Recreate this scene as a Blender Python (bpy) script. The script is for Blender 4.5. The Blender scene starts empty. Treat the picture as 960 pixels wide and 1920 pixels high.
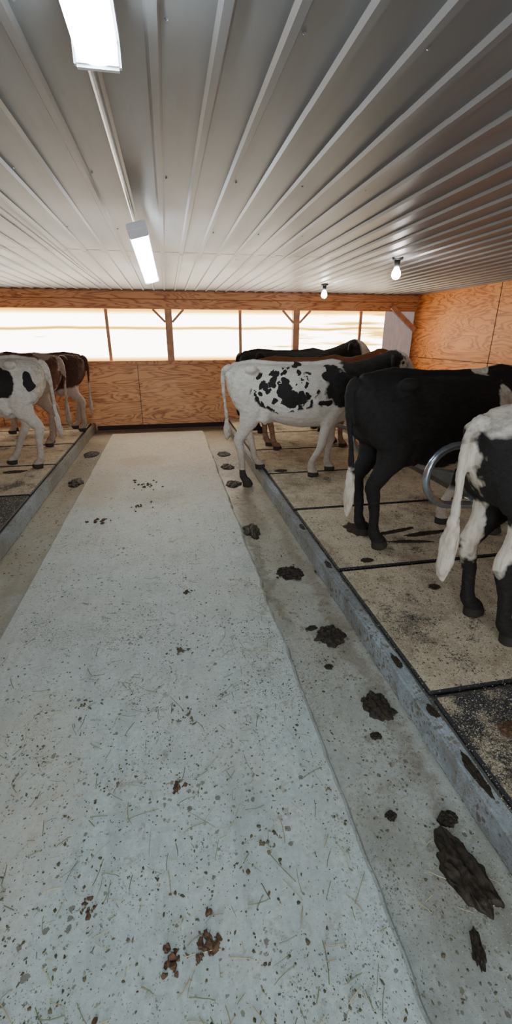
import bpy, bmesh, math, random
from mathutils import Vector, Matrix, noise
random.seed(7)
S=bpy.context.scene
COL=S.collection

# ---------------------------------------------------------------- helpers
def link(ob,parent=None):
    COL.objects.link(ob)
    if parent: ob.parent=parent
    return ob
def mesh_ob(name,bm,mat=None,parent=None,smooth=False):
    me=bpy.data.meshes.new(name)
    bmesh.ops.recalc_face_normals(bm,faces=bm.faces)
    bm.to_mesh(me); bm.free()
    if smooth:
        for p in me.polygons: p.use_smooth=True
    if mat:
        for m in (mat if isinstance(mat,(list,tuple)) else [mat]): me.materials.append(m)
    return link(bpy.data.objects.new(name,me),parent)
def box(bm,x0,x1,y0,y1,z0,z1,mi=0):
    vs=[bm.verts.new((x,y,z)) for z in (z0,z1) for y in (y0,y1) for x in (x0,x1)]
    for f in ((0,2,3,1),(4,5,7,6),(0,1,5,4),(2,6,7,3),(0,4,6,2),(1,3,7,5)):
        fc=bm.faces.new([vs[i] for i in f]); fc.material_index=mi
def obox(bm,c,half,rot,mi=0):
    vs=[bm.verts.new(c+rot@Vector((sx*half[0],sy*half[1],sz*half[2]))) for sz in (-1,1) for sy in (-1,1) for sx in (-1,1)]
    for f in ((0,2,3,1),(4,5,7,6),(0,1,5,4),(2,6,7,3),(0,4,6,2),(1,3,7,5)):
        fc=bm.faces.new([vs[i] for i in f]); fc.material_index=mi
def tube(bm,pts,rad,seg=14,lat=Vector((0,1,0)),mi=0,sub=1):
    """closed tapered tube; rad entries r or (r_lateral,r_other)"""
    P=[Vector(p) for p in pts]; R=[(r,r) if not isinstance(r,tuple) else r for r in rad]
    if sub>1 and len(P)>2:
        P2=[];R2=[]
        n=len(P)
        for i in range(n-1):
            p0=P[max(i-1,0)];p1=P[i];p2=P[i+1];p3=P[min(i+2,n-1)]
            for k in range(sub):
                t=k/sub
                P2.append(0.5*((2*p1)+(p2-p0)*t+(2*p0-5*p1+4*p2-p3)*t*t+(3*p1-p0-3*p2+p3)*t**3))
                s=t*t*(3-2*t)
                R2.append(tuple(R[i][j]*(1-s)+R[i+1][j]*s for j in (0,1)))
        P2.append(P[-1]);R2.append(R[-1]);P,R=P2,R2
    rings=[]
    for i,p in enumerate(P):
        a=P[max(i-1,0)];b=P[min(i+1,len(P)-1)]
        t=(b-a).normalized()
        u=lat-t*lat.dot(t)
        if u.length<1e-3: u=Vector((1,0,0))-t*t.x
        u.normalize(); v=t.cross(u)
        rings.append([bm.verts.new(p+u*math.cos(2*math.pi*k/seg)*R[i][0]+v*math.sin(2*math.pi*k/seg)*R[i][1]) for k in range(seg)])
    for a,b in zip(rings,rings[1:]):
        for k in range(seg):
            f=bm.faces.new((a[k],a[(k+1)%seg],b[(k+1)%seg],b[k])); f.material_index=mi
    f=bm.faces.new(rings[0][::-1]); f.material_index=mi
    f=bm.faces.new(rings[-1]); f.material_index=mi
def ball(bm,c,r,sub=2):
    m=Matrix.Translation(Vector(c))@Matrix.Diagonal((*((r,r,r) if not isinstance(r,tuple) else r),1))
    bmesh.ops.create_icosphere(bm,subdivisions=sub,radius=1,matrix=m)

# ---------------------------------------------------------------- materials
class M:
    def __init__(s,name):
        s.m=bpy.data.materials.new(name); s.m.use_nodes=True
        s.t=s.m.node_tree; s.b=s.t.nodes['Principled BSDF']; s.out=s.t.nodes['Material Output']
        s.tc=s.t.nodes.new('ShaderNodeTexCoord')
    def n(s,typ,ins=None,**kw):
        nd=s.t.nodes.new('ShaderNode'+typ)
        for k,v in kw.items(): setattr(nd,k,v)
        for k,v in (ins or {}).items(): s.set(nd.inputs[k],v)
        return nd
    def set(s,inp,v):
        if hasattr(v,'is_output') or isinstance(v,bpy.types.NodeSocket): s.t.links.new(v,inp)
        else: inp.default_value=v
    def co(s,scale=(1,1,1),loc=(0,0,0)):
        mp=s.n('Mapping',{'Vector':s.tc.outputs['Object'],'Scale':scale,'Location':loc}); return mp.outputs[0]
    def noise(s,sc,det=4,rough=.55,vec=None,dist=0):
        return s.n('TexNoise',{'Vector':vec if vec is not None else s.co(),'Scale':sc,'Detail':det,'Roughness':rough,'Distortion':dist}).outputs['Fac']
    def ramp(s,fac,a,b,interp='LINEAR'):
        r=s.n('MapRange',{'Value':fac,'From Min':a,'From Max':b}); return r.outputs[0]
    def math(s,op,a,b=0.0,c=None):
        nd=s.n('Math',operation=op); s.set(nd.inputs[0],a); s.set(nd.inputs[1],b)
        if c is not None: s.set(nd.inputs[2],c)
        return nd.outputs[0]
    def mix(s,fac,a,b,mode='MIX'):
        nd=s.n('Mix',data_type='RGBA',blend_type=mode)
        s.set(nd.inputs[0],fac)
        for i,v in ((6,a),(7,b)):
            if isinstance(v,tuple) and len(v)==3: v=(*v,1)
            s.set(nd.inputs[i],v)
        return nd.outputs[2]
    def P(s,**kw):
        for k,v in kw.items():
            k=k.replace('_',' ')
            if isinstance(v,tuple) and len(v)==3 and 'Color' in k: v=(*v,1)
            s.set(s.b.inputs[k],v)
        return s
    def bump(s,h,st=.3,d=.01):
        b=s.n('Bump',{'Height':h,'Strength':st,'Distance':d}); s.set(s.b.inputs['Normal'],b.outputs[0]); return s
    def patch(s,vec,x,y,rx,ry):
        mp=s.n('Mapping',{'Vector':vec,'Scale':(1/rx,1/ry,0),'Location':(-x/rx,-y/ry,0)})
        ln=s.n('VectorMath',operation='LENGTH'); s.set(ln.inputs[0],mp.outputs[0])
        return s.math('SUBTRACT',1.0,s.ramp(ln.outputs['Value'],.6,1.1))
    def warp(s,sc,amp,det=4.0,rough=.5,base=None):
        nv=s.n('TexNoise',{'Vector':s.co(),'Scale':sc,'Detail':det,'Roughness':rough}).outputs['Color']
        off=s.n('VectorMath',operation='SUBTRACT'); s.set(off.inputs[0],nv); off.inputs[1].default_value=(.5,.5,.5)
        sc_=s.n('VectorMath',operation='SCALE'); s.set(sc_.inputs[0],off.outputs[0]); sc_.inputs['Scale'].default_value=amp*2
        ad=s.n('VectorMath',operation='ADD'); s.set(ad.inputs[0],base if base is not None else s.tc.outputs['Object']); s.set(ad.inputs[1],sc_.outputs[0])
        return ad.outputs[0]
def simple(name,col,rough=.6,metal=0,var=.15,sc=20,bump=.1):
    m=M(name); nz=m.noise(sc)
    c=m.mix(m.ramp(nz,.3,.7),tuple(x*(1-var) for x in col),tuple(min(1,x*(1+var)) for x in col))
    m.P(Base_Color=c,Roughness=rough,Metallic=metal)
    if bump: m.bump(nz,bump,.004)
    return m.m

def concrete(name,base,dirt,grime_lo,grime_hi,speck=.5,warm_far=True,rough=.55,patches=(),warm=(1.0,6.5,.85)):
    m=M(name)
    big=m.noise(1.1,6,.62); mid=m.noise(5,6,.65); fine=m.noise(45,5,.75); sm=m.noise(18,5,.7)
    scuff=m.noise(5,5,.7,m.co(scale=(2.2,.25,1),loc=(3,1,0)))
    c=m.mix(m.ramp(fine,.3,.7),tuple(x*.74 for x in base),tuple(min(1,x*1.16) for x in base))
    c=m.mix(m.math('MULTIPLY',m.ramp(mid,.45,.72),.9),c,tuple(x*.72 for x in base))
    c=m.mix(m.math('MULTIPLY',m.ramp(scuff,.50,.70),.5),c,tuple(a*.58 for a in base))
    if warm_far:
        y=m.n('SeparateXYZ',{'Vector':m.tc.outputs['Object']}).outputs['Y']
        g=m.math('MULTIPLY',m.ramp(y,warm[0],warm[1]),warm[2])
        g=m.math('ADD',g,m.math('MULTIPLY',m.ramp(big,.45,.75),.35))
        c=m.mix(g,c,m.mix(m.ramp(sm,.35,.65),tuple(x*.74 for x in dirt),tuple(x*1.08 for x in dirt)))  # blends to a warmer tone with distance along Y, plus noise patches
    d=m.ramp(m.math('ADD',m.math('MULTIPLY',big,.6),m.math('MULTIPLY',mid,.4)),grime_lo,grime_hi)
    c=m.mix(m.math('MULTIPLY',d,.6),c,tuple(x*.42 for x in dirt))
    smear=m.math('MULTIPLY',m.ramp(sm,.56,.64),m.ramp(m.noise(3.0,4,.6,m.co(loc=(5,3,0))),.40,.60))
    c=m.mix(m.math('MULTIPLY',smear,.6*min(1,speck+.3)),c,tuple(x*.40 for x in dirt))
    if patches:
        wv=m.warp(4,.16,6.0,.7)
        for (x,yy,rx,ry,col,st) in patches:
            c=m.mix(m.math('MULTIPLY',m.math('MULTIPLY',m.patch(wv,x,yy,rx,ry),st),m.ramp(sm,.2,.6)),c,col)
    wsp=m.warp(70,.010,3.0,.7)
    for sc,th,col,dn in ((30,.20,(.085,.065,.04),2.5),(55,.22,(.12,.11,.06),2.2),(75,.24,(.15,.16,.11),1.9),(110,.26,(.22,.20,.13),1.7),(160,.30,(.12,.10,.065),1.3)):
        v=m.n('TexVoronoi',{'Vector':m.n('Mapping',{'Vector':wsp,'Location':(dn,dn*3,0)}).outputs[0],'Scale':sc,'Randomness':1.0})
        nm=m.noise(dn*1.4,5,.65,m.co(loc=(sc,dn,0)))
        t=m.math('MULTIPLY',m.ramp(nm,.38,.64),th*2.1*speck)
        rnd=m.n('SeparateColor',{'Color':v.outputs['Color']}).outputs[0]
        t=m.math('MULTIPLY',t,m.ramp(rnd,.40,1.0))
        hit=m.math('LESS_THAN',v.outputs['Distance'],t)
        c=m.mix(m.math('MULTIPLY',hit,.75),c,col)
    m.P(Base_Color=c,Roughness=m.math('SUBTRACT',rough+.12,m.math('MULTIPLY',d,.3)))
    m.bump(m.math('ADD',m.math('MULTIPLY',fine,.6),m.math('MULTIPLY',mid,.9)),.45,.007)
    return m.m
mat_walk=concrete('painted_concrete',(.46,.53,.505),(.50,.44,.35),.56,.78,1.0,
    patches=[(-.45,6.1,.35,.35,(.36,.24,.15),.6),(-.25,4.6,.35,.25,(.26,.20,.13),.4),(-.85,5.0,.22,.7,(.36,.28,.17),.5),(-.72,1.3,.3,.6,(.49,.42,.30),.45),(-.9,.6,.3,.5,(.47,.42,.31),.4)])
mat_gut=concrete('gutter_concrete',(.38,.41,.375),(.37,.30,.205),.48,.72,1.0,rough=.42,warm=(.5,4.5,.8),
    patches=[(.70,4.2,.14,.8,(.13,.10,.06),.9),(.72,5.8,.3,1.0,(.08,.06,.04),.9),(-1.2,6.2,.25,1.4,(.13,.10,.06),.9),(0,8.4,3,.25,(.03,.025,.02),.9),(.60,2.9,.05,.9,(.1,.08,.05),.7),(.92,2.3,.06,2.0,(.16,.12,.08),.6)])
mat_curb=concrete('curb_concrete',(.36,.42,.46),(.22,.20,.16),.42,.60,1.6,rough=.5,warm=(2,8,.7))
mat_stall=concrete('stall_concrete',(.16,.15,.13),(.16,.13,.09),.45,.7,.9)

def sawdust_mat(bias,name='sawdust_on_rubber'):
    m=M(name)
    big=m.noise(1.9,5,.65); mid=m.noise(7,6,.72); hi=m.noise(55,6,.85); vh=m.noise(150,4,.85); sm=m.noise(2.6,6,.7,m.co(loc=(7,2,0)))
    cov=m.math('ADD',m.math('MULTIPLY',big,1.0),m.math('MULTIPLY',mid,.5))
    cov=m.math('ADD',cov,m.math('MULTIPLY',hi,.6))
    cov=m.math('ADD',cov,m.math('MULTIPLY',vh,.5))
    f=m.ramp(cov,1.27-bias,1.37-bias)
    saw=m.mix(m.ramp(vh,.38,.6),(.30,.24,.155),(.66,.575,.41))
    saw=m.mix(m.math('MULTIPLY',m.ramp(mid,.46,.66),.75),saw,(.25,.19,.115))
    saw=m.mix(m.math('MULTIPLY',m.ramp(sm,.50,.68),.75),saw,m.mix(m.ramp(hi,.4,.6),(.07,.052,.033),(.22,.165,.10)))
    c=m.mix(f,(.028,.028,.030),saw)
    wsp=m.warp(90,.006,3.0,.7)
    for sc,r,col in ((45,.24,(.05,.036,.022)),(70,.30,(.07,.052,.032)),(110,.34,(.70,.62,.46)),(170,.30,(.66,.58,.43))):
        v=m.n('TexVoronoi',{'Vector':wsp,'Scale':sc})
        rnd=m.n('SeparateColor',{'Color':v.outputs['Color']}).outputs[0]
        c=m.mix(m.math('MULTIPLY',m.math('LESS_THAN',v.outputs['Distance'],m.math('MULTIPLY',m.math('MULTIPLY',rnd,rnd),r*1.3)),.85),c,col)
    m.P(Base_Color=c,Roughness=.9); m.bump(m.math('ADD',f,hi),.6,.008)
    return m.m
mat_saw=sawdust_mat(.16); mat_saw_thin=sawdust_mat(.04,'thin_sawdust_on_rubber'); mat_saw_bare=sawdust_mat(-.30,'bare_rubber_mat')
mat_rub=simple('black_rubber',(.014,.014,.016),.7)

def plywood(name,axis,tint=(1,1,1),seed=0,con=1.0):
    m=M(name)
    sc=(.42,1,2.6) if axis=='x' else (1,.42,2.6)
    vec=m.co(scale=sc,loc=(seed,seed*.7,seed*.3))
    n1=m.noise(1.5,3,.5,vec,.8)
    rings=m.math('FRACT',m.math('MULTIPLY',n1,15.0))
    line=m.math('ABSOLUTE',m.math('SUBTRACT',rings,.5))
    line=m.ramp(line,.02,.30)
    fine=m.noise(30,4,.6,m.co(scale=((.06,1,1.6) if axis=='x' else (1,.06,1.6))))
    T=lambda c:tuple(min(1,a*b) for a,b in zip(c,tint))
    c=m.mix(line,T((.27,.085,.018)),T((.62,.33,.13)))
    c=m.mix(m.math('MULTIPLY',m.ramp(fine,.4,.7),.6),c,T((.46,.21,.07)))
    c=m.mix(m.math('MULTIPLY',m.ramp(m.noise(1.3,3),.5,.75),.45),c,T((.70,.43,.21)))
    v=m.n('TexVoronoi',{'Vector':m.co(scale=sc),'Scale':1.1})
    c=m.mix(m.math('MULTIPLY',m.math('LESS_THAN',v.outputs['Distance'],.045),.7),c,T((.16,.06,.02)))
    m.P(Base_Color=c,Roughness=.5); m.bump(line,.1,.003)
    return m.m
mat_plyb=plywood('plywood_back','x',(1.35,1.32,1.4),1.3)
mat_plyr=plywood('plywood_right','y',(1.42,1.06,.66),4.1)
mat_beam=plywood('lumber','x',(1.15,1.0,.95),7.7)
mat_post=simple('lumber_post',(.50,.27,.15),.6,var=.25,sc=9)
mat_dark=simple('dark_gap',(.03,.02,.015),.9)

m=M('painted_steel_ceiling')
nz=m.noise(2.2,5,.6,m.co(scale=(1.0,.35,1))); st=m.noise(14,4,.6,m.co(scale=(1,.12,1)))
c=m.mix(m.ramp(nz,.3,.7),(.18,.182,.19),(.26,.255,.255))
c=m.mix(m.math('MULTIPLY',m.ramp(st,.5,.8),.5),c,(.18,.145,.125))
m.P(Base_Color=c,Metallic=.08,Roughness=m.math('ADD',.32,m.math('MULTIPLY',nz,.2)),Specular_IOR_Level=.32)
m.bump(m.noise(5,3,.5,m.co(scale=(1,.5,1))),.12,.02)
mat_ceil=m.m
mat_galv=simple('galvanised_steel',(.42,.47,.52),.28,.85,.15,30,.05)
mat_white=simple('white_enamel',(.75,.76,.78),.35,0,.04,10,0)
mat_blackp=simple('black_plastic',(.02,.02,.02),.5)

def emit(name,col,st):
    m=M(name); m.P(Base_Color=col,Roughness=.4); m.b.inputs['Emission Color'].default_value=(*col,1); m.b.inputs['Emission Strength'].default_value=st
    return m.m
mat_tube=emit('lit_diffuser',(.76,.90,1.0),45)
mat_bulb=emit('lit_bulb',(1.0,.93,.88),90)
def sheeting(name,yel,seed):
    m=M(name)
    n1=m.noise(2.2,4,.6,m.co(scale=(.30,1,5),loc=(seed,0,seed)))
    z=m.n('SeparateXYZ',{'Vector':m.tc.outputs['Object']}).outputs['Z']
    ln=m.math('ABSOLUTE',m.math('SUBTRACT',z,m.math('ADD',1.70,m.math('MULTIPLY',m.noise(1.5,2,.5,m.co(scale=(.6,1,0))),.08))))
    ln=m.math('SUBTRACT',1.0,m.ramp(ln,.004,.034))
    ed=m.math('MAXIMUM',m.ramp(z,1.96,2.05),m.math('SUBTRACT',1.0,m.ramp(z,1.195,1.27)))
    f=m.math('MAXIMUM',m.math('MULTIPLY',m.ramp(n1,.66-yel,.80-yel),.8),m.math('MAXIMUM',m.math('MULTIPLY',ln,.95),m.math('MULTIPLY',ed,.85)))
    c=m.mix(m.ramp(f,0.0,.45),(1.0,.92,.79),(1.0,.60,.06))
    s=m.math('ADD',1.5,m.math('MULTIPLY',m.math('POWER',m.math('SUBTRACT',1.0,f),1.7),9.5))
    m.P(Base_Color=(.8,.7,.45),Roughness=.5,Emission_Color=c,Emission_Strength=s)
    return m.m
mat_win=sheeting('daylit_plastic_sheeting',.0,0); mat_winy=sheeting('daylit_plastic_sheeting_yellowed',.16,3)
m=M('hazy_plastic_film'); wv=m.noise(6,4,.6,m.co(scale=(2.5,1,.7)))
m.P(Base_Color=m.mix(m.ramp(wv,.3,.7),(.42,.40,.40),(.62,.60,.58)),Roughness=.3,Emission_Color=(.8,.72,.72),Emission_Strength=.2); m.bump(wv,.5,.03)
mat_film=m.m

m=M('manure'); nz=m.noise(45,5,.7)
m.P(Base_Color=m.mix(m.ramp(nz,.35,.75),(.010,.007,.004),(.048,.033,.018)),Roughness=m.ramp(nz,.0,.75),Specular_IOR_Level=.35); m.bump(nz,.6,.006)
mat_man=m.m
mat_man2=simple('dry_manure',(.085,.045,.022),.85,0,.5,60,.6)
mat_straw=simple('straw',(.36,.31,.18),.7,0,.4,9,.1)
mat_hay=simple('hay_green',(.17,.18,.09),.8,0,.4,9,.1)
mat_crumb=simple('crumb_dirt',(.095,.08,.045),.9,0,.6,15,.2)

# ---------------------------------------------------------------- room shell
XL,XR,YF,YB,ZC=-5.2,4.86,-4.0,8.70,2.355
ZS=.07
bm=bmesh.new()
box(bm,XL,XR,YF,YB,-.25,-.05)
floor=mesh_ob('floor',bm,mat_gut)
bm=bmesh.new()
NY=300; y0,y1=YF+.02,8.05
L=[];R=[]
for i in range(NY+1):
    y=y0+(y1-y0)*i/NY
    jl=noise.noise(Vector((y*2.3,1,0)))*.012+noise.noise(Vector((y*9,1,4)))*.006
    jr=noise.noise(Vector((y*2.3,7,0)))*.016+noise.noise(Vector((y*11,7,4)))*.010
    xl=-1.07+jl; xr=.54+jr
    L.append([bm.verts.new((xl-.015,y,-.05)),bm.verts.new((xl,y,-.008)),bm.verts.new((xl+.012,y,0))])
    R.append([bm.verts.new((xr-.014,y,0)),bm.verts.new((xr,y,-.010)),bm.verts.new((xr+.018,y,-.05))])
for i in range(NY):
    a=L[i]+R[i]; b=L[i+1]+R[i+1]
    for k in range(5): bm.faces.new((a[k],a[k+1],b[k+1],b[k]))
bm.faces.new(L[0]+R[0]); bm.faces.new((L[-1]+R[-1])[::-1])
walk=mesh_ob('concrete_walkway',bm,mat_walk,smooth=False)

def curb(name,xa,xb):
    bm=bmesh.new()
    lo,hi=min(xa,xb),max(xa,xb)
    box(bm,lo,hi,YF+.02,YB-.02,-.05,.095)
    bmesh.ops.bevel(bm,geom=[e for e in bm.edges],offset=.012,segments=2,affect='EDGES')
    bmesh.ops.subdivide_edges(bm,edges=[e for e in bm.edges if abs(e.verts[0].co.y-e.verts[1].co.y)>3],cuts=300,use_grid_fill=True)
    for v in bm.verts:
        n=noise.noise(v.co*6)*.007+noise.noise(v.co*22)*.004
        if v.co.z>-.04: v.co.x+=n; 
        if v.co.z>.05: v.co.z+=noise.noise(v.co*13)*.003
    return mesh_ob(name,bm,mat_curb)
curb('stall_curb',.995,1.06)
curb('stall_curb',-1.42,-1.48)
bm=bmesh.new(); box(bm,1.068,3.0,YF+.02,YB-.02,-.05,ZS); mesh_ob('stall_platform',bm,mat_stall)
bm=bmesh.new(); box(bm,-3.5,-1.488,YF+.02,YB-.02,-.05,ZS); mesh_ob('stall_platform',bm,mat_stall)
def mats(xa,xb,start,n0,n1,pitch):
    for k in range(n0,n1):
        ya=start+pitch*k+.014; yb=min(start+pitch*(k+1)-.014,YB-.05)
        if yb-ya<.1: continue
        bm=bmesh.new(); box(bm,xa,xb,ya,yb,ZS,.10)
        bmesh.ops.bevel(bm,geom=list(bm.edges),offset=.011,segments=1,affect='EDGES')
        bmesh.ops.rotate(bm,verts=bm.verts,cent=((xa+xb)/2,(ya+yb)/2,0),matrix=Matrix.Rotation(random.uniform(-.006,.006),3,'Z'))
        m_=mat_saw
        if xa<0 and k<0: m_=mat_saw_bare
        elif xa>0 and k<=-1: m_=mat_saw_thin
        ob=mesh_ob('rubber_mat',bm,[mat_rub,m_])
        for p in ob.data.polygons:
            if p.normal.z>.9: p.material_index=1
mats(1.072,2.85,1.36,-4,7,1.165)
mats(-3.3,-1.495,4.60,-7,4,1.17)
for sx in (1,-1):
    x=3.005 if sx>0 else -3.505
    bm=bmesh.new(); box(bm,min(x,x+sx*.10),max(x,x+sx*.10),YF+.02,YB-.02,-.05,.30)
    bmesh.ops.bevel(bm,geom=list(bm.edges),offset=.02,segments=2,affect='EDGES')
    mesh_ob('manger_curb',bm,mat_curb)

bm=bmesh.new(); T=.12
box(bm,XL,XR,YB,YB+T,-.25,1.13,0)
box(bm,XL,XR,YB,YB+T,2.08,ZC+.1,1)
box(bm,4.26,XR,YB+.02,YB+T,1.13,2.08,1)
mesh_ob('wall_back',bm,[mat_plyb,mat_beam])
bm=bmesh.new()
for x in (-3.0,-.56,1.88,4.32):
    box(bm,x-.004,x+.004,YB-.004,YB,.0,1.12)
mesh_ob('trim_1',bm,mat_dark)
bm=bmesh.new(); box(bm,XL,XR,YB-.05,YB,2.215,ZC-.022); box(bm,XL,XR,YB-.035,YB,2.05,2.205)
bmesh.ops.bevel(bm,geom=list(bm.edges),offset=.004,segments=1,affect='EDGES')
mesh_ob('trim_2',bm,mat_beam)
bm=bmesh.new(); box(bm,XL,4.30,YB-.06,YB+.10,1.13,1.195)
bmesh.ops.bevel(bm,geom=list(bm.edges),offset=.004,segments=1,affect='EDGES'); mesh_ob('trim_3',bm,mat_beam)
bm=bmesh.new(); box(bm,-1.4,1.0,YB-.025,YB,-.05,.03); mesh_ob('dark_strip_back',bm,mat_dark)  # thin dark strip along the foot of the back wall
def post(x,w=.12,braces=(1,-1)):
    bm=bmesh.new(); box(bm,x-w/2,x+w/2,YB-.045,YB+.08,1.195,2.05)
    for s in braces:
        a=Vector((x+s*w*.5,YB-.03,1.84)); b=Vector((x+s*(w*.5+.21),YB-.03,2.05))
        d=(b-a); ang=math.atan2(d.z,d.x)
        obox(bm,(a+b)/2,(d.length/2,.014,.020),Matrix.Rotation(-ang,3,'Y'))
    mesh_ob('wall_post',bm,mat_post)
post(.06); post(2.42); post(-3.6)
bm=bmesh.new()
a=Vector((4.30,YB-.08,2.13)); b=Vector((XR-.03,YB-.08,1.72)); d=b-a
obox(bm,(a+b)/2,(d.length/2,.03,.04),Matrix.Rotation(-math.atan2(d.z,d.x),3,'Y'))
mesh_ob('corner_brace',bm,mat_post)
spans=[(-5.2,-3.66,0),(-3.54,-1.035,0),(-.985,0,0),(.12,1.335,0),(1.375,2.36,0),(2.48,3.70,1),(3.76,4.26,1)]
for i,(a,b,y) in enumerate(spans):
    e=bpy.data.objects.new('window_%d'%(i+1),None); link(e); 
    bm=bmesh.new(); box(bm,a,b,YB+.05,YB+.058,1.19,2.06); mesh_ob('pane',bm,mat_winy if y else mat_win,e)
    bm=bmesh.new(); box(bm,b-.004,b+.05,YB+.01,YB+.06,1.195,2.05)
    mesh_ob('mullion',bm,mat_post,e)
bm=bmesh.new(); n=24
g=[[bm.verts.new((4.20+(XR-.04-4.20)*i/n,YB-.015-.012*abs(noise.noise(Vector((i*.35,j*.2,0)))),1.12+j*(2.07-1.12)/n)) for i in range(n+1)] for j in range(n+1)]
for j in range(n):
    for i in range(n): bm.faces.new((g[j][i],g[j][i+1],g[j+1][i+1],g[j+1][i]))
mesh_ob('plastic_film_sheet',bm,mat_film,smooth=True)

bm=bmesh.new(); box(bm,XR,XR+.1,YF,YB+.12,-.25,ZC+.1); mesh_ob('wall_right',bm,mat_plyr)
bm=bmesh.new()
for y in (6.35,3.91,1.47,-.97): box(bm,XR-.004,XR,y-.005,y+.005,0,ZC-.02)
box(bm,XR-.004,XR,YF,YB,1.215,1.225)
mesh_ob('trim_4',bm,mat_dark)
bm=bmesh.new(); box(bm,XL-.1,XL,YF,YB+.12,-.25,ZC+.1); mesh_ob('wall_left',bm,mat_plyr)
bm=bmesh.new(); box(bm,XL,-1.9,YF-.1,YF,-.25,ZC+.1); box(bm,1.7,XR,YF-.1,YF,-.25,ZC+.1); box(bm,-1.9,1.7,YF-.1,YF,2.25,ZC+.1)
mesh_ob('wall_front',bm,mat_plyb)

bm=bmesh.new(); P=.1775; prof=[]
k0=int((XL-.02)/P)-1; k1=int(XR/P)+1
x0=.02
for k in range(k0,k1+1):
    c=x0+k*P
    for dx,z in ((-.022,0),(-.012,-.015),(.012,-.015),(.022,0)):
        x=c+dx
        if XL+.001<x<XR-.001: prof.append((x,ZC+z))
prof=[(XL,ZC)]+prof+[(XR,ZC)]
ys=[YF,-1.2,1.85,4.9,YB]
for si in range(len(ys)-1):
    ya=ys[si]-(.04 if si else 0); yb=ys[si+1]; dz=.0015*(si%2)
    A=[bm.verts.new((x,ya,z-dz)) for x,z in prof]; B=[bm.verts.new((x,yb,z-dz)) for x,z in prof]
    for i in range(len(prof)-1): bm.faces.new((A[i],A[i+1],B[i+1],B[i]))
ceil=mesh_ob('ceiling',bm,mat_ceil)
bm=bmesh.new(); box(bm,XL,XR,YF,YB,ZC+.02,ZC+.1)
mesh_ob('ceiling_deck',bm,mat_post)
bm=bmesh.new()
for y in [-3.4+1.22*i for i in range(10)]:
    for k in range(-26,27):
        if k%2: continue
        x=x0+k*P+.035
        if XL<x<XR: ball(bm,(x,y+random.uniform(-.01,.01),ZC-.001),(.006,.006,.005),1)
mesh_ob('ceiling_screws',bm,mat_galv)
bm=bmesh.new()
tube(bm,[(-.93,-3.5,ZC-.022),(-.93,2,ZC-.020),(-.92,6.2,ZC-.022),(-.9,7.6,ZC-.020)],[.005]*4,6)
mesh_ob('electric_cable',bm,mat_blackp)
bm=bmesh.new(); tube(bm,[(-.16,-1.2,ZC-.027),(-.16,3.5,ZC-.027)],[.010]*2,8)
mesh_ob('electric_conduit',bm,mat_galv)

# ---------------------------------------------------------------- fluorescent fixtures
def fixture(loc,pitch=0,roll=0,L=1.22,W=.056):
    e=bpy.data.objects.new('fluorescent_light_fixture',None); link(e)
    bm=bmesh.new(); box(bm,-W,W,-L/2,L/2,-.045,0)
    bmesh.ops.bevel(bm,geom=list(bm.edges),offset=.008,segments=2,affect='EDGES'); mesh_ob('housing',bm,mat_white,e)
    bm=bmesh.new(); seg=12; w=W-.006
    A=[(-w,-.045)]+[(-w*math.cos(math.pi*k/seg),-.047-.040*math.sin(math.pi*k/seg)**.6) for k in range(1,seg)]+[(w,-.045)]
    r0=[bm.verts.new((x,-L/2+.03,z)) for x,z in A]; r1=[bm.verts.new((x,L/2-.03,z)) for x,z in A]
    for i in range(len(A)-1): bm.faces.new((r0[i],r0[i+1],r1[i+1],r1[i]))
    bm.faces.new(r0); bm.faces.new(r1); bm.faces.new((r0[0],r0[-1],r1[-1],r1[0]))
    mesh_ob('diffuser',bm,mat_tube,e)
    bm=bmesh.new()
    for s in (-1,1):
        box(bm,-W,W,s*(L/2-.018)-.012,s*(L/2-.018)+.012,-.090,-.03)
    bmesh.ops.bevel(bm,geom=list(bm.edges),offset=.006,segments=2,affect='EDGES'); mesh_ob('end_caps',bm,mat_white,e)
    bm=bmesh.new()
    for s in (-1,1): tube(bm,[(0,s*L*.38,0),(0,s*L*.38,.03 if not pitch else .02+.16*(s>0))],[.004]*2,6)
    mesh_ob('hanger',bm,mat_galv,e)
    e.location=loc; e.rotation_euler=(pitch,roll,0)
    return e
fixture((-.118,.86,ZC-.040))
fixture((-.13,4.0,ZC-.130),math.radians(-7.5),math.radians(-14),W=.065)
fixture((-.16,-1.9,ZC-.040))

def bulb(x,y):
    e=bpy.data.objects.new('light_bulb',None); link(e)
    bm=bmesh.new(); tube(bm,[(0,0,-.0),(0,0,-.022)],[.058,.052],20); tube(bm,[(0,0,-.02),(0,0,-.085)],[.032,.026],16)
    mesh_ob('socket',bm,mat_blackp,e,True)
    bm=bmesh.new(); tube(bm,[(0,0,-.08),(0,0,-.10),(0,0,-.130),(0,0,-.165),(0,0,-.19),(0,0,-.20)],[.018,.026,.042,.045,.030,.006],18)
    mesh_ob('globe',bm,mat_bulb,e,True)
    e.location=(x,y,ZC-.002)
bulb(2.36,4.72); bulb(2.44,7.2)

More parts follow.
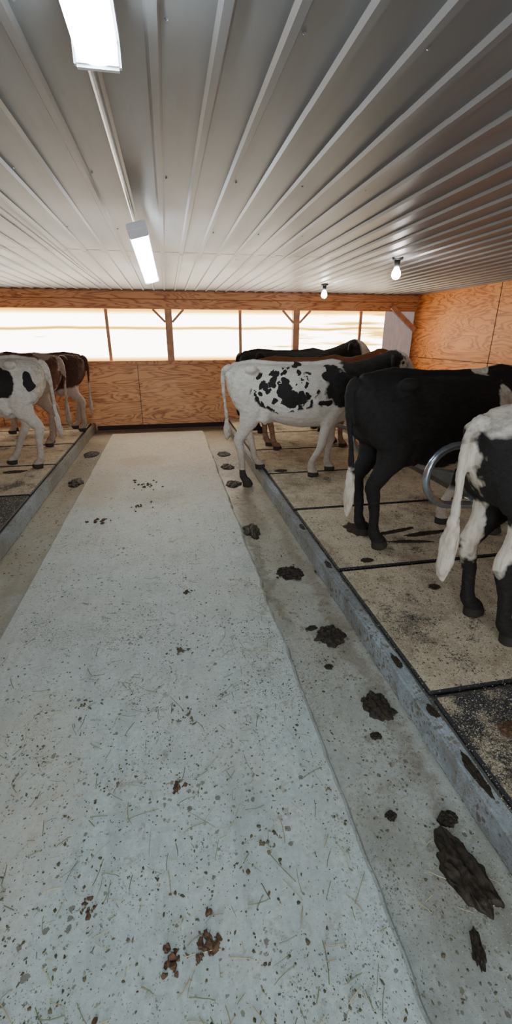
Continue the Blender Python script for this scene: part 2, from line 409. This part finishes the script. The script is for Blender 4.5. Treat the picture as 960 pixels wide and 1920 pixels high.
# ---------------------------------------------------------------- stall divider pipes
def divider(y,x=1.60,xe=2.93):
    bm=bmesh.new(); r=.2; zc=.78; pts=[(xe,y,zc+r-.05),(2.3,y,zc+r),(x+r,y,zc+r)]
    for k in range(1,12):
        a=math.pi/2+math.pi*k/12; pts.append((x+r+r*math.cos(a),y,zc+r*math.sin(a)))
    pts+=[(x+r,y,zc-r),(x+r+.25,y,zc-r-.02),(2.55,y,.42),(xe,y,.35)]
    tube(bm,pts,[.025]*len(pts),12)
    tube(bm,[(xe,y,.082),(xe,y,1.12)],[.03,.03],12)
    box(bm,xe-.05,xe+.05,y-.06,y+.06,ZS,ZS+.012)
    mesh_ob('stall_divider_pipe',bm,mat_galv,smooth=True)
divider(2.42,1.565)
for y in (3.70,5.30,6.6,7.85): divider(y)
for y in (.2,-1.0): divider(y)

# ---------------------------------------------------------------- cows
def coat(name,base,dark,blobs=(),spots=None,amp=.16,nscale=5.0,dirty=.5):
    m=M(name)
    vec=m.warp(nscale,amp)
    def mask(bl):
        f=None
        for (x,y,z,r) in bl:
            rr=r if isinstance(r,tuple) else (r,r,r)
            mp=m.n('Mapping',{'Vector':vec,'Scale':tuple(1/q for q in rr),'Location':(-x/rr[0],-y/rr[1],-z/rr[2])})
            ln=m.n('VectorMath',operation='LENGTH'); m.set(ln.inputs[0],mp.outputs[0])
            h=m.math('SUBTRACT',1.0,m.ramp(ln.outputs['Value'],.97,1.05))
            f=h if f is None else m.math('MAXIMUM',f,h)
        return f
    hair=m.noise(75,5,.75,m.co(scale=(.30,1,.8))); soft=m.noise(5,5,.65); clot=m.noise(22,4,.7)
    hi=m.mix(m.ramp(hair,.3,.7),tuple(x*.68 for x in base),base)
    hi=m.mix(m.math('MULTIPLY',m.ramp(soft,.42,.75),dirty),hi,tuple(a*b for a,b in zip(base,(.62,.50,.36))))
    sep=m.n('SeparateXYZ',{'Vector':m.tc.outputs['Object']}); z=sep.outputs['Z']; x=sep.outputs['X']
    lowd=m.math('MULTIPLY',m.math('SUBTRACT',1.0,m.ramp(z,.1,.75)),.62)
    rump=m.math('MULTIPLY',m.math('SUBTRACT',1.0,m.ramp(x,-.8,-.45)),m.math('MULTIPLY',m.ramp(clot,.4,.65),.55))
    hi=m.mix(m.math('MAXIMUM',lowd,rump),hi,m.mix(m.ramp(clot,.4,.65),(.33,.24,.16),(.12,.085,.055)))
    c=hi
    if blobs:
        lo=m.mix(m.ramp(hair,.3,.75),tuple(x*.5 for x in dark),tuple(x*2.0 for x in dark))
        f=mask(blobs)
        if spots:
            v=m.n('TexVoronoi',{'Vector':m.n('Mapping',{'Vector':vec,'Scale':(1.15,1,.72)}).outputs[0],'Scale':spots[0],'Randomness':1.0})
            sm=mask(spots[2])
            s=m.math('MULTIPLY',m.math('LESS_THAN',v.outputs['Distance'],spots[1]),sm)
            f=m.math('MAXIMUM',f,s)
        c=m.mix(f,hi,lo)
    c=m.mix(m.math('LESS_THAN',z,.055),c,(.03,.025,.02))
    m.P(Base_Color=c,Roughness=.72)
    m.b.inputs['Specular IOR Level'].default_value=.3
    m.bump(m.math('ADD',hair,m.math('MULTIPLY',clot,.6)),.7,.010)
    return m.m
mat_eye=simple('cow_eye',(.01,.008,.006),.12,0,.0,5,0)
mat_nose=simple('cow_muzzle',(.05,.035,.03),.4,0,.3,30,.2)
def add_white(mat_in,marks,col=None):
    col=col or (.66,.60,.50)
    t=mat_in.node_tree; b=t.nodes['Principled BSDF']; src=b.inputs['Base Color'].links[0].from_socket
    tc=[n for n in t.nodes if n.type=='TEX_COORD'][0]
    nz=t.nodes.new('ShaderNodeTexNoise'); nz.inputs['Scale'].default_value=14; t.links.new(tc.outputs['Object'],nz.inputs['Vector'])
    sm=t.nodes.new('ShaderNodeMapping'); sm.inputs['Scale'].default_value=(1,1,.22); t.links.new(tc.outputs['Object'],sm.inputs['Vector'])
    hz=t.nodes.new('ShaderNodeTexNoise'); hz.inputs['Scale'].default_value=45; hz.inputs['Detail'].default_value=4; t.links.new(sm.outputs[0],hz.inputs['Vector'])
    hr=t.nodes.new('ShaderNodeMapRange'); hr.inputs['From Min'].default_value=.25; hr.inputs['From Max'].default_value=.55; t.links.new(hz.outputs['Fac'],hr.inputs['Value'])
    hc=t.nodes.new('ShaderNodeMix'); hc.data_type='RGBA'; t.links.new(hr.outputs[0],hc.inputs[0]); hc.inputs[6].default_value=(*[a*b_ for a,b_ in zip(col,(.62,.55,.46))],1); hc.inputs[7].default_value=(*col,1)
    for (x,y,z,r) in marks:
        mp=t.nodes.new('ShaderNodeMapping'); mp.inputs['Scale'].default_value=tuple(1/q for q in r); mp.inputs['Location'].default_value=(-x/r[0],-y/r[1],-z/r[2])
        t.links.new(tc.outputs['Object'],mp.inputs['Vector'])
        ln=t.nodes.new('ShaderNodeVectorMath'); ln.operation='LENGTH'; t.links.new(mp.outputs[0],ln.inputs[0])
        ad=t.nodes.new('ShaderNodeMath'); ad.operation='ADD'; t.links.new(ln.outputs['Value'],ad.inputs[0]); t.links.new(nz.outputs['Fac'],ad.inputs[1])
        mr=t.nodes.new('ShaderNodeMapRange'); mr.inputs['From Min'].default_value=1.6; mr.inputs['From Max'].default_value=1.4; t.links.new(ad.outputs[0],mr.inputs['Value'])
        mx=t.nodes.new('ShaderNodeMix'); mx.data_type='RGBA'; t.links.new(mr.outputs[0],mx.inputs[0]); t.links.new(src,mx.inputs[6]); t.links.new(hc.outputs[2],mx.inputs[7])
        src=mx.outputs[2]
    t.links.new(src,b.inputs['Base Color'])

def cow(name,loc,ang,mat,scale=1.0,feet=None,head=(0,0,0),tail=None,fat=1.0,tw=1.0):
    """feet: dict of HL,HR,FL,FR -> (dx,dy,dz). head=(yaw,dz,dx)"""
    F={'HL':(0,0,0),'HR':(.06,0,0),'FL':(0,0,0),'FR':(.05,0,0)}
    F.update(feet or {})
    bm=bmesh.new()
    st=[(-.80,1.06,.07,.08,.07),(-.775,1.05,.13,.13,.15),(-.72,1.03,.185,.19,.22),(-.64,1.01,.215,.225,.25),(-.53,1.0,.245,.245,.29),(-.40,.99,.245,.245,.34),
        (-.26,.98,.262,.25,.38),(-.10,.97,.288,.255,.41),(.06,.965,.298,.26,.42),(.22,.965,.288,.265,.41),
        (.36,.975,.255,.268,.40),(.48,.99,.225,.265,.385),(.58,1.0,.19,.245,.35),(.66,1.01,.14,.20,.27),(.71,1.0,.08,.13,.16)]
    rings=[];seg=28
    for x,zc,hw,up,dn in st:
        r=[]
        for k in range(seg):
            a=2*math.pi*k/seg; cy=math.cos(a); sz=math.sin(a)
            yy=math.copysign(abs(cy)**.88,cy)*hw*fat
            if sz>0: zz=up*abs(sz)**.95; yy*=1-.10*abs(sz)
            else: zz=-dn*abs(sz)**.92
            r.append(bm.verts.new((x,yy,zc+zz)))
        rings.append(r)
    for a,b in zip(rings,rings[1:]):
        for k in range(seg): bm.faces.new((a[k],a[(k+1)%seg],b[(k+1)%seg],b[k]))
    bm.faces.new(rings[0][::-1]); bm.faces.new(rings[-1])
    for s in (1,-1):
        ball(bm,(-.50,s*.195,1.18),(.075,.055,.05)); ball(bm,(-.755,s*.085,1.12),(.05,.045,.05))
        ball(bm,(.42,s*.185,.97),(.15,.07,.22)); ball(bm,(.58,s*.11,.86),(.11,.09,.14))
    tube(bm,[(-.74,0,1.21),(-.5,0,1.245),(-.2,0,1.225),(.15,0,1.222),(.36,0,1.245),(.52,0,1.225)],[.03,.035,.03,.035,.045,.03],10)
    yaw,hdz,hdx=head
    def hp(x,z,y=0):
        c=Vector((.6,0,1.08)); p=Vector((x+hdx,y,z))-c
        t=min(1,max(0,p.x/.55)); p=Matrix.Rotation(yaw*t,3,'Z')@p; p.z+=hdz*t
        return c+p
    tube(bm,[hp(.40,1.0),hp(.56,1.03),hp(.72,1.09),hp(.88,1.17),hp(1.0,1.24)],[(.19,.27),(.155,.235),(.115,.185),(.092,.145),(.085,.115)],18,sub=3)
    tube(bm,[hp(.60,.80),hp(.76,.93),hp(.92,1.06)],[(.05,.09),(.025,.07),(.02,.04)],10,sub=2)
    tube(bm,[hp(.95,1.285),hp(1.02,1.275),hp(1.09,1.235),hp(1.17,1.17),hp(1.26,1.09),hp(1.33,1.025),hp(1.385,.975),hp(1.41,.955)],
        [(.06,.06),(.098,.10),(.108,.122),(.092,.115),(.066,.085),(.062,.070),(.066,.064),(.045,.045)],18,sub=2)
    tube(bm,[hp(1.04,1.15),hp(1.14,1.07),hp(1.26,1.0),hp(1.34,.955)],[(.06,.07),(.06,.06),(.042,.04),(.035,.025)],12,sub=2)
    for s in (1,-1):
        ball(bm,tuple(hp(1.10,1.26,s*.085)),(.04,.03,.035))
        tube(bm,[hp(1.0,1.27,s*.08),hp(.985,1.275,s*.14),hp(.965,1.255,s*.20),hp(.95,1.225,s*.245),hp(.945,1.205,s*.262)],
             [(.022,.028),(.022,.05),(.020,.058),(.017,.042),(.010,.015)],12,lat=Vector((1,0,.15)).normalized(),sub=2)
    for s,k in ((1,'HL'),(-1,'HR')):
        dx,dy,dz=F[k]; y=.135*s
        fp=lambda x,z,t,yy=y:(x+dx*t,yy+dy*t,z+dz*t)
        tube(bm,[fp(-.56,1.08,0,.11*s),fp(-.54,.93,.02,.125*s),fp(-.51,.80,.08),fp(-.52,.70,.2),fp(-.585,.58,.4),fp(-.645,.49,.55),fp(-.635,.43,.6),fp(-.61,.30,.75),fp(-.60,.17,.9),fp(-.59,.12,.95),fp(-.565,.07,1)],
             [(.12,.17),(.115,.21),(.10,.175),(.082,.125),(.052,.075),(.044,.060),(.042,.052),(.034,.040),(.034,.038),(.041,.046),(.038,.040)],14,sub=3)
        tube(bm,[fp(-.40,.86,.05),fp(-.35,.74,.15),fp(-.40,.66,.25)],[(.09,.12),(.07,.09),(.06,.07)],12,sub=2)
        tube(bm,[fp(-.60,.535,.5),fp(-.668,.515,.55),fp(-.675,.47,.57)],[.03,.030,.022],10)
        tube(bm,[fp(-.560,.09,1),fp(-.545,.055,1),fp(-.53,0,1)],[(.040,.044),(.048,.058),(.054,.068)],14)
    for s,k in ((1,'FL'),(-1,'FR')):
        dx,dy,dz=F[k]; y=.135*s
        fp=lambda x,z,t,yy=y:(x+dx*t,yy+dy*t,z+dz*t)
        tube(bm,[fp(.47,1.0,0,.13*s),fp(.42,.84,.03,.15*s),fp(.40,.70,.15,.14*s),fp(.415,.56,.35),fp(.43,.43,.5),fp(.435,.38,.55),fp(.43,.32,.62),fp(.425,.18,.9),fp(.43,.12,.95),fp(.445,.07,1)],
             [(.09,.16),(.09,.145),(.070,.10),(.050,.062),(.044,.050),(.047,.052),(.037,.040),(.032,.036),(.040,.044),(.038,.040)],14,sub=3)
        tube(bm,[fp(.45,.09,1),fp(.462,.055,1),fp(.475,0,1)],[(.040,.044),(.050,.060),(.056,.070)],14)
    ball(bm,(-.36,0,.66),(.13,.11,.09)); 
    tl=tail or [(-.76,0,1.20),(-.82,0,1.16),(-.84,0,1.02),(-.825,.01,.80),(-.815,.02,.62),(-.81,.03,.48),(-.81,.03,.36),(-.82,.03,.26)]
    tube(bm,tl,[r*q for r,q in zip([.035,.032,.026,.022,.026,.046,.046,.014],[1,1,1]+[tw]*5)],10,sub=3)
    me=bpy.data.meshes.new(name+'_raw'); bmesh.ops.recalc_face_normals(bm,faces=bm.faces); bm.to_mesh(me); bm.free()
    tmp=bpy.data.objects.new('tmp',me); COL.objects.link(tmp)
    r=tmp.modifiers.new('r','REMESH'); r.mode='VOXEL'; r.voxel_size=.0115; r.use_smooth_shade=True
    sm=tmp.modifiers.new('s','SMOOTH'); sm.factor=.5; sm.iterations=5
    dg=bpy.context.evaluated_depsgraph_get(); dg.update()
    me2=bpy.data.meshes.new_from_object(tmp.evaluated_get(dg)); bpy.data.objects.remove(tmp)
    me2.name=name; me2.materials.clear(); me2.materials.append(mat); me2.materials.append(mat_nose)
    nosec=hp(1.41,.955)
    nrm=[v.normal.copy() for v in me2.vertices]
    for v,nn in zip(me2.vertices,nrm):
        c=v.co
        k=noise.noise(Vector((c.x*14,c.y*26,c.z*26)))*.004+noise.noise(c*60)*.002
        if c.x<-.77 and c.z<.7: k+=noise.noise(Vector((c.x*60,c.y*60,c.z*14)))*.012
        # faint ribs and the hollow of the flank
        if -.25<c.x<.30 and .75<c.z<1.12 and abs(c.y)>.15: k+=math.sin(c.x*62+c.z*8)*.0022
        if abs(c.y)>.12: k-=.022*math.exp(-((c.x+.36)/.08)**2-((c.z-1.08)/.09)**2)
        if c.z>.12: v.co=c+nn*k
    for p in me2.polygons:
        p.use_smooth=True
        if (p.center-nosec).length<.062: p.material_index=1
    ob=bpy.data.objects.new(name,me2); link(ob)
    bm=bmesh.new()
    for s in (1,-1): ball(bm,tuple(hp(1.115,1.235,s*.098)),.021,2)
    mesh_ob('eyes',bm,mat_eye,ob,True)
    ob.location=(loc[0],loc[1],loc[2]); ob.scale=(scale,)*3; ob.rotation_euler=(0,0,ang)
    return ob
W=(.76,.71,.63); K=(.012,.010,.009)
G=.101
mA=coat('coat_spotted',W,K,
  blobs=[(.80,0,1.10,(.38,.4,.36)),(.50,0,.99,(.27,.4,.22)),(.36,0,1.13,(.12,.4,.11)),(-.04,-.25,.90,(.14,.14,.09)),(-.13,-.25,.97,(.08,.14,.10)),(.30,-.25,.84,(.06,.12,.04)),
         (.12,.2,1.0,(.25,.14,.2)),(-.03,-.1,1.23,(.05,.1,.04)),(-.27,-.25,1.07,(.05,.14,.06))],
  spots=(11,.47,[(-.14,-.2,.98,(.38,.3,.23))]),amp=.09,nscale=9,dirty=.3)
add_white(mA,[(1.22,0,1.12,(.16,.05,.2))])
cow('holstein_heifer',(1.40,4.86,G),math.radians(-17),mA,1.0,
    feet={'HR':(-.02,0,-.15),'HL':(.10,0,0),'FR':(-.26,0,0),'FL':(-.06,0,0)},head=(.25,.02,-.02),
    tail=[(-.76,0,1.20),(-.83,0,1.16),(-.85,.02,1.02),(-.84,.05,.80),(-.83,.08,.62),(-.83,.1,.50),(-.83,.11,.40),(-.84,.12,.34)],tw=.85)
mB=coat('coat_black',W,K,blobs=[(0,0,.9,(1.0,.6,.62)),(.9,0,1.2,(.8,.5,.5)),(-.6,0,.55,(.5,.6,.7)),(.45,0,.75,(.2,.6,.36)),(.45,0,.2,(.2,.5,.16)),(-.6,0,.1,(.5,.5,.5))],amp=.05)
add_white(mB,[(-.81,.03,.40,(.09,.2,.24)),(.22,-.30,1.04,(.06,.16,.24)),(.43,.13,.48,(.1,.14,.12)),(.05,-.1,.60,(.12,.2,.07)),(.16,0,1.26,(.07,.12,.05))])
cow('black_cow',(2.05,2.98,G),math.radians(4),mB,1.03,feet={'HR':(-.01,0,0),'HL':(.00,-.02,0),'FL':(-.26,.02,0),'FR':(.0,0,0)},head=(.1,-.05,0),fat=1.03,tw=.85,
    tail=[(-.76,0,1.20),(-.815,0,1.15),(-.825,-.02,1.0),(-.80,-.04,.80),(-.785,-.05,.62),(-.785,-.05,.48),(-.785,-.05,.36),(-.79,-.05,.24)])
mC=coat('coat_patched',W,K,blobs=[(-.68,0,.92,(.26,.5,.24)),(-.60,0,.70,(.28,.5,.30)),(-.58,0,.30,(.3,.4,.50)),(.15,0,.9,(.30,.5,.22)),(.9,0,1.1,(.4,.4,.4)),(-.15,0,.85,(.5,.6,.18))],amp=.06)
add_white(mC,[(-.85,.0,.56,(.11,.14,.58)),(-.66,-.1,.58,(.07,.2,.16)),(-.62,.15,.55,(.06,.1,.20))])
cow('holstein_heifer',(2.14,1.74,G),math.radians(-2),mC,.98,feet={'HR':(.08,0,0),'HL':(.04,.0,0)},head=(0,0,0),tw=.95,
    tail=[(-.76,0,1.19),(-.815,0,1.15),(-.835,0,1.0),(-.83,.0,.84),(-.82,.01,.72),(-.815,.02,.56),(-.815,.03,.42),(-.82,.03,.32)])
mR=coat('coat_red',(.24,.085,.035),K,amp=.05)
cow('red_heifer',(1.92,6.12,G),0.0,mR,.99,head=(.0,.0,0))
mD=coat('coat_black_whiteface',W,K,blobs=[(0,0,.95,(1.0,.6,.42)),(.8,0,1.1,(.34,.5,.4)),(-.5,0,.3,(.4,.5,.4)),(.4,0,.4,(.2,.4,.4))],amp=.04)
cow('black_cow',(1.95,7.28,G),math.radians(-3),mD,1.04,head=(-.5,.06,-.05))
mE=coat('coat_white_blackpatch',W,K,blobs=[(-.36,.2,1.0,(.15,.2,.17)),(-.05,.2,.8,(.08,.2,.08)),(.7,0,1.1,(.35,.5,.4)),(-.66,.2,.98,(.05,.1,.10))],amp=.08)
cow('holstein_heifer',(-2.27,5.72,G),math.radians(180+4),mE,1.03,feet={'HL':(-.04,0,0),'HR':(.30,0,0)},tw=.8,tail=[(-.76,0,1.20),(-.82,0,1.16),(-.84,-.03,1.02),(-.84,-.06,.80),(-.84,-.08,.62),(-.84,-.1,.48),(-.85,-.1,.38),(-.86,-.1,.30)])
mF=coat('coat_roan',(.50,.38,.31),(.09,.032,.02),blobs=[(-.1,0,1.02,(.6,.5,.30)),(.6,0,1.0,(.5,.5,.5)),(-.72,0,1.0,(.10,.3,.2))],amp=.12)
cow('roan_heifer',(-2.33,6.93,G),math.radians(180),mF,1.02,feet={'HL':(.02,0,0)},tw=.8)
mH=coat('coat_dark_red',(.55,.45,.40),(.05,.018,.012),blobs=[(-.1,0,1.00,(.9,.6,.34)),(.7,0,1.0,(.5,.5,.5))],amp=.05)
cow('red_heifer',(-2.16,8.02,G),math.radians(180),mH,1.0,feet={'HL':(-.10,0,0)},tw=.7)

# ---------------------------------------------------------------- manure, straw, crumbs
def pat(name,x,y,z,rx,ry,h=.022,seed=0,mat=None,rot=0,lump=.35):
    bm=bmesh.new(); bmesh.ops.create_icosphere(bm,subdivisions=5,radius=1)
    for v in bm.verts:
        d=v.co.copy()
        a=noise.noise(Vector((d.x*1.6,d.y*1.6,seed*3.1)))*lump+noise.noise(Vector((d.x*4,d.y*4,seed*5)))*lump*.6
        k=1+a
        t=noise.noise(Vector((d.x*3,d.y*3,seed+9)))*.45+noise.noise(Vector((d.x*8,d.y*8,seed+2)))*.30+noise.noise(Vector((d.x*20,d.y*20,seed+2)))*.12
        v.co=Vector((d.x*rx*k,d.y*ry*k,(max(0,d.z)**.6)*h*(.8+t) if d.z>0 else 0))
    bmesh.ops.rotate(bm,verts=bm.verts,cent=(0,0,0),matrix=Matrix.Rotation(rot,3,'Z'))
    ob=mesh_ob(name,bm,mat or mat_man,smooth=True); ob.location=(x,y,z); return ob
g=-.0499
PATS=[(.86,.76,g,.072,.12,.034,.15),(.875,1.48,g,.072,.08,.030,0),(.84,2.03,g,.095,.08,.030,.3),(.79,2.80,g,.09,.10,.012,0),(.65,3.60,g,.07,.17,.028,0),
 (.67,5.0,g,.09,.13,.028,0),(.69,5.75,g,.09,.12,.028,0),(.72,6.45,g,.10,.12,.028,0),(-1.21,5.4,g,.08,.16,.028,0),(-1.23,6.8,g,.11,.18,.028,0),
 (.77,.575,g,.018,.05,.014,-.35),(.80,1.32,g,.025,.02,.01,0),(.70,.98,g,.022,.02,.01,.4),(.75,2.12,g,.04,.02,.012,.2),(.74,1.78,g,.02,.02,.012,0),
 (.90,.93,g,.04,.03,.016,0),(.93,1.43,g,.03,.02,.012,0)]
for i,(x,y,z,rx,ry,h,r) in enumerate(PATS): pat('manure_pat',x,y,z,rx,ry,h,i,None,r)
for i,(x,y,rx,ry) in enumerate([(1.025,1.60,.018,.05),(1.025,.98,.02,.08),(1.025,2.62,.02,.05),(1.028,1.28,.02,.04),(1.028,3.3,.02,.06)]): pat('manure_pat',x,y,.0965,rx,ry,.006,60+i)
pat('manure_pat',1.48,3.16,.10,.10,.13,.02,31); pat('manure_pat',1.30,1.12,.10,.055,.04,.02,33,mat_man2); pat('manure_pat',1.75,3.05,.10,.22,.022,.015,34,rot=.2); pat('manure_pat',2.0,2.97,.10,.2,.03,.015,35,rot=.1)
pat('manure_pat',1.78,2.85,.10,.18,.02,.012,38,rot=-.15); pat('manure_pat',1.32,2.62,.10,.05,.03,.012,39); pat('manure_pat',1.6,2.2,.10,.04,.03,.012,40)
pat('manure_pat',1.25,4.95,.10,.08,.05,.015,36); pat('manure_pat',-1.9,5.5,.10,.12,.06,.015,37); pat('manure_pat',1.95,1.75,.10,.14,.06,.015,41)
def clump(name,x,y,z,r,n,size,mat,seed):
    rr=random.Random(seed); bm=bmesh.new()
    for i in range(n):
        a=rr.uniform(0,6.28); d=r*abs(rr.gauss(0,.5)); s=size*rr.uniform(.35,1.1)
        ball(bm,(d*math.cos(a),d*math.sin(a),s*.3),(s*rr.uniform(.7,1.3),s*rr.uniform(.7,1.3),s*.5),3)
    for v in bm.verts:
        v.co+=Vector((noise.noise(v.co*110+Vector((seed,0,0))),noise.noise(v.co*110+Vector((0,seed,5))),noise.noise(v.co*110+Vector((9,0,seed)))))*size*.8
        v.co.z=max(0,v.co.z)
    ob=mesh_ob(name,bm,mat,smooth=True); ob.location=(x,y,z)
clump('manure_clump',-.11,.69,0,.04,16,.010,mat_man2,1); clump('manure_clump',.0,.715,0,.05,20,.010,mat_man2,2)
clump('manure_clump',-.08,1.21,0,.035,10,.009,mat_man2,3); clump('manure_clump',.0,.79,0,.02,4,.009,mat_man2,4)
clump('manure_clump',-.05,2.0,0,.06,22,.008,mat_crumb,5); clump('manure_clump',-.33,5.0,0,.22,26,.014,mat_man2,6)
clump('manure_clump',-.75,4.0,0,.12,14,.014,mat_man2,7); clump('manure_clump',-.38,4.3,0,.15,14,.013,mat_man2,8)
clump('manure_clump',.02,2.6,0,.05,12,.010,mat_man2,9); clump('manure_clump',-.35,.86,0,.05,12,.007,mat_man2,12)
clump('manure_clump',-.02,1.55,0,.12,26,.006,mat_crumb,13); clump('manure_clump',-.5,1.7,0,.12,20,.006,mat_crumb,14); clump('manure_clump',.2,.95,0,.12,26,.006,mat_crumb,15); clump('manure_clump',-.3,.55,0,.10,26,.006,mat_man2,16)
clump('manure_clump',.79,2.80,g+.008,.16,50,.012,mat_man,10)

rr=random.Random(3); bm=bmesh.new()
def crumb(x,y,z,s):
    c=Vector((x,y,z)); a=rr.uniform(0,3.14); st=rr.uniform(.4,1); b=rr.uniform(0,3.14)
    e=[]
    for i in range(5):
        q=Vector((math.cos(a+i*math.pi/2.5)*s*rr.uniform(.5,1.5),math.sin(a+i*math.pi/2.5)*s*st*rr.uniform(.5,1.4),s*.1)); q.rotate(Matrix.Rotation(b,3,'Z')); e.append(bm.verts.new(c+q))
    t=bm.verts.new(c+Vector((0,0,s*rr.uniform(.3,.6))))
    for i in range(5): bm.faces.new((e[i],e[(i+1)%5],t))
for i in range(8500):
    y=.25+abs(rr.gauss(0,1))*2.2
    if y>8: continue
    x=rr.uniform(-1.05,.52)
    if noise.noise(Vector((x*3,y*3,1)))+.4*noise.noise(Vector((x*9,y*9,1)))<.0+.15*rr.random(): 
        if rr.random()<.7: continue
    crumb(x,y,.0005,rr.choice((.0015,.002,.0022,.0028,.0035,.0045,.006))*rr.uniform(.7,1.2))
for i in range(1300):
    crumb(rr.uniform(.57,.98),rr.uniform(.3,6),-.0495,rr.choice((.002,.003,.004,.006))*rr.uniform(.7,1.3))
for i in range(260):
    crumb(rr.uniform(-1.4,-1.1),rr.uniform(3,7.5),-.0495,rr.uniform(.003,.01))
for i in range(1500):
    crumb(rr.uniform(1.1,2.4),rr.uniform(.3,6),.1005,rr.choice((.002,.003,.005,.008))*rr.uniform(.7,1.3))
mesh_ob('dirt_crumbs',bm,mat_crumb)
def strands(name,n,region,mat,seed,Lr=(.02,.09)):
    rr=random.Random(seed); bm=bmesh.new()
    for i in range(n):
        x0,y0,z0=region(rr); L=rr.uniform(*Lr)*(1 if rr.random()<.8 else 1.7); a=rr.uniform(0,6.28); cur=rr.uniform(-9,9)
        w=rr.uniform(.0006,.0014); k=5; pts=[]; x,y=x0,y0
        for j in range(k):
            pts.append(Vector((x,y,z0+.0015+.004*rr.random()*(j%2)))); x+=math.cos(a)*L/k; y+=math.sin(a)*L/k; a+=cur*L/k
        tube(bm,pts,[w]*k,4,lat=Vector((0,0,1)))
    return mesh_ob(name,bm,mat)
walkreg=lambda r:(r.uniform(-1.0,.5),.3+abs(r.gauss(0,1))*1.3,0)
strands('straw_scatter',230,walkreg,mat_straw,1)
strands('hay_scatter',300,walkreg,mat_hay,2)
strands('hay_scatter',45,lambda r:(.5+r.gauss(0,.05),2.45+r.gauss(0,.15),0.0),mat_straw,5,(.05,.16))
strands('hay_scatter',30,lambda r:(.33+r.gauss(0,.08),1.9+r.gauss(0,.1),0.0),mat_straw,6,(.04,.12))
strands('straw_scatter',60,lambda r:(r.uniform(.6,.95),.4+r.random()*3,-.05),mat_straw,4)
rr=random.Random(11); bm=bmesh.new()
for i in range(8000):
    x=1.0+abs(rr.gauss(0,.5)); y=rr.uniform(.3,4.6)
    if x>2.4: continue
    z=.1005 if x>1.08 else .099
    s=rr.uniform(.0015,.0045); a=rr.uniform(0,6.28)
    c=Vector((x,y,z)); bm.faces.new([bm.verts.new(c+Vector((math.cos(a+q)*s,math.sin(a+q)*s*.5,rr.uniform(0,.002)))) for q in (0,2,4)])
for i in range(2600):
    x=.99-abs(rr.gauss(0,.16)); y=rr.uniform(.4,5)
    if x<.57: continue
    s=rr.uniform(.0012,.0035); a=rr.uniform(0,6.28); c=Vector((x,y,-.0492)); bm.faces.new([bm.verts.new(c+Vector((math.cos(a+q)*s,math.sin(a+q)*s*.5,.0005))) for q in (0,2,4)])
mesh_ob('sawdust_flakes',bm,simple('sawdust_flake',(.66,.57,.41),.9,0,.2,50,0))
bm=bmesh.new(); box(bm,4.45,4.62,YB-.10,YB-.02,1.02,1.13); box(bm,4.5,4.56,YB-.08,YB-.03,1.13,1.22)
bmesh.ops.bevel(bm,geom=list(bm.edges),offset=.01,segments=2,affect='EDGES'); mesh_ob('water_valve_box',bm,mat_blackp)

# ---------------------------------------------------------------- light
w=bpy.data.worlds.new('World'); S.world=w; w.use_nodes=True
bg=w.node_tree.nodes['Background']; bg.inputs[0].default_value=(.80,.88,1,1); bg.inputs[1].default_value=1.2
def area(name,loc,rot,sx,sy,pw,col):
    l=bpy.data.lights.new(name,'AREA'); l.shape='RECTANGLE'; l.size=sx; l.size_y=sy; l.energy=pw; l.color=col
    o=bpy.data.objects.new(name,l); link(o); o.location=loc; o.rotation_euler=rot; return o
area('doorway_daylight',(-.1,YF+.1,1.25),(math.radians(90),0,0),3.4,1.9,190,(.90,.95,1))

# ---------------------------------------------------------------- camera
f=820.0; p=math.atan(331/f); th=math.atan(168*math.cos(p)/f)
cd=bpy.data.cameras.new('camera'); cam=bpy.data.objects.new('camera',cd); link(cam)
cd.sensor_fit='HORIZONTAL'; cd.sensor_width=36; cd.lens=36*f/960; cd.clip_start=.02
cam.location=(0,0,1.62); cam.rotation_euler=(math.pi/2-p,0,-th)
S.camera=cam
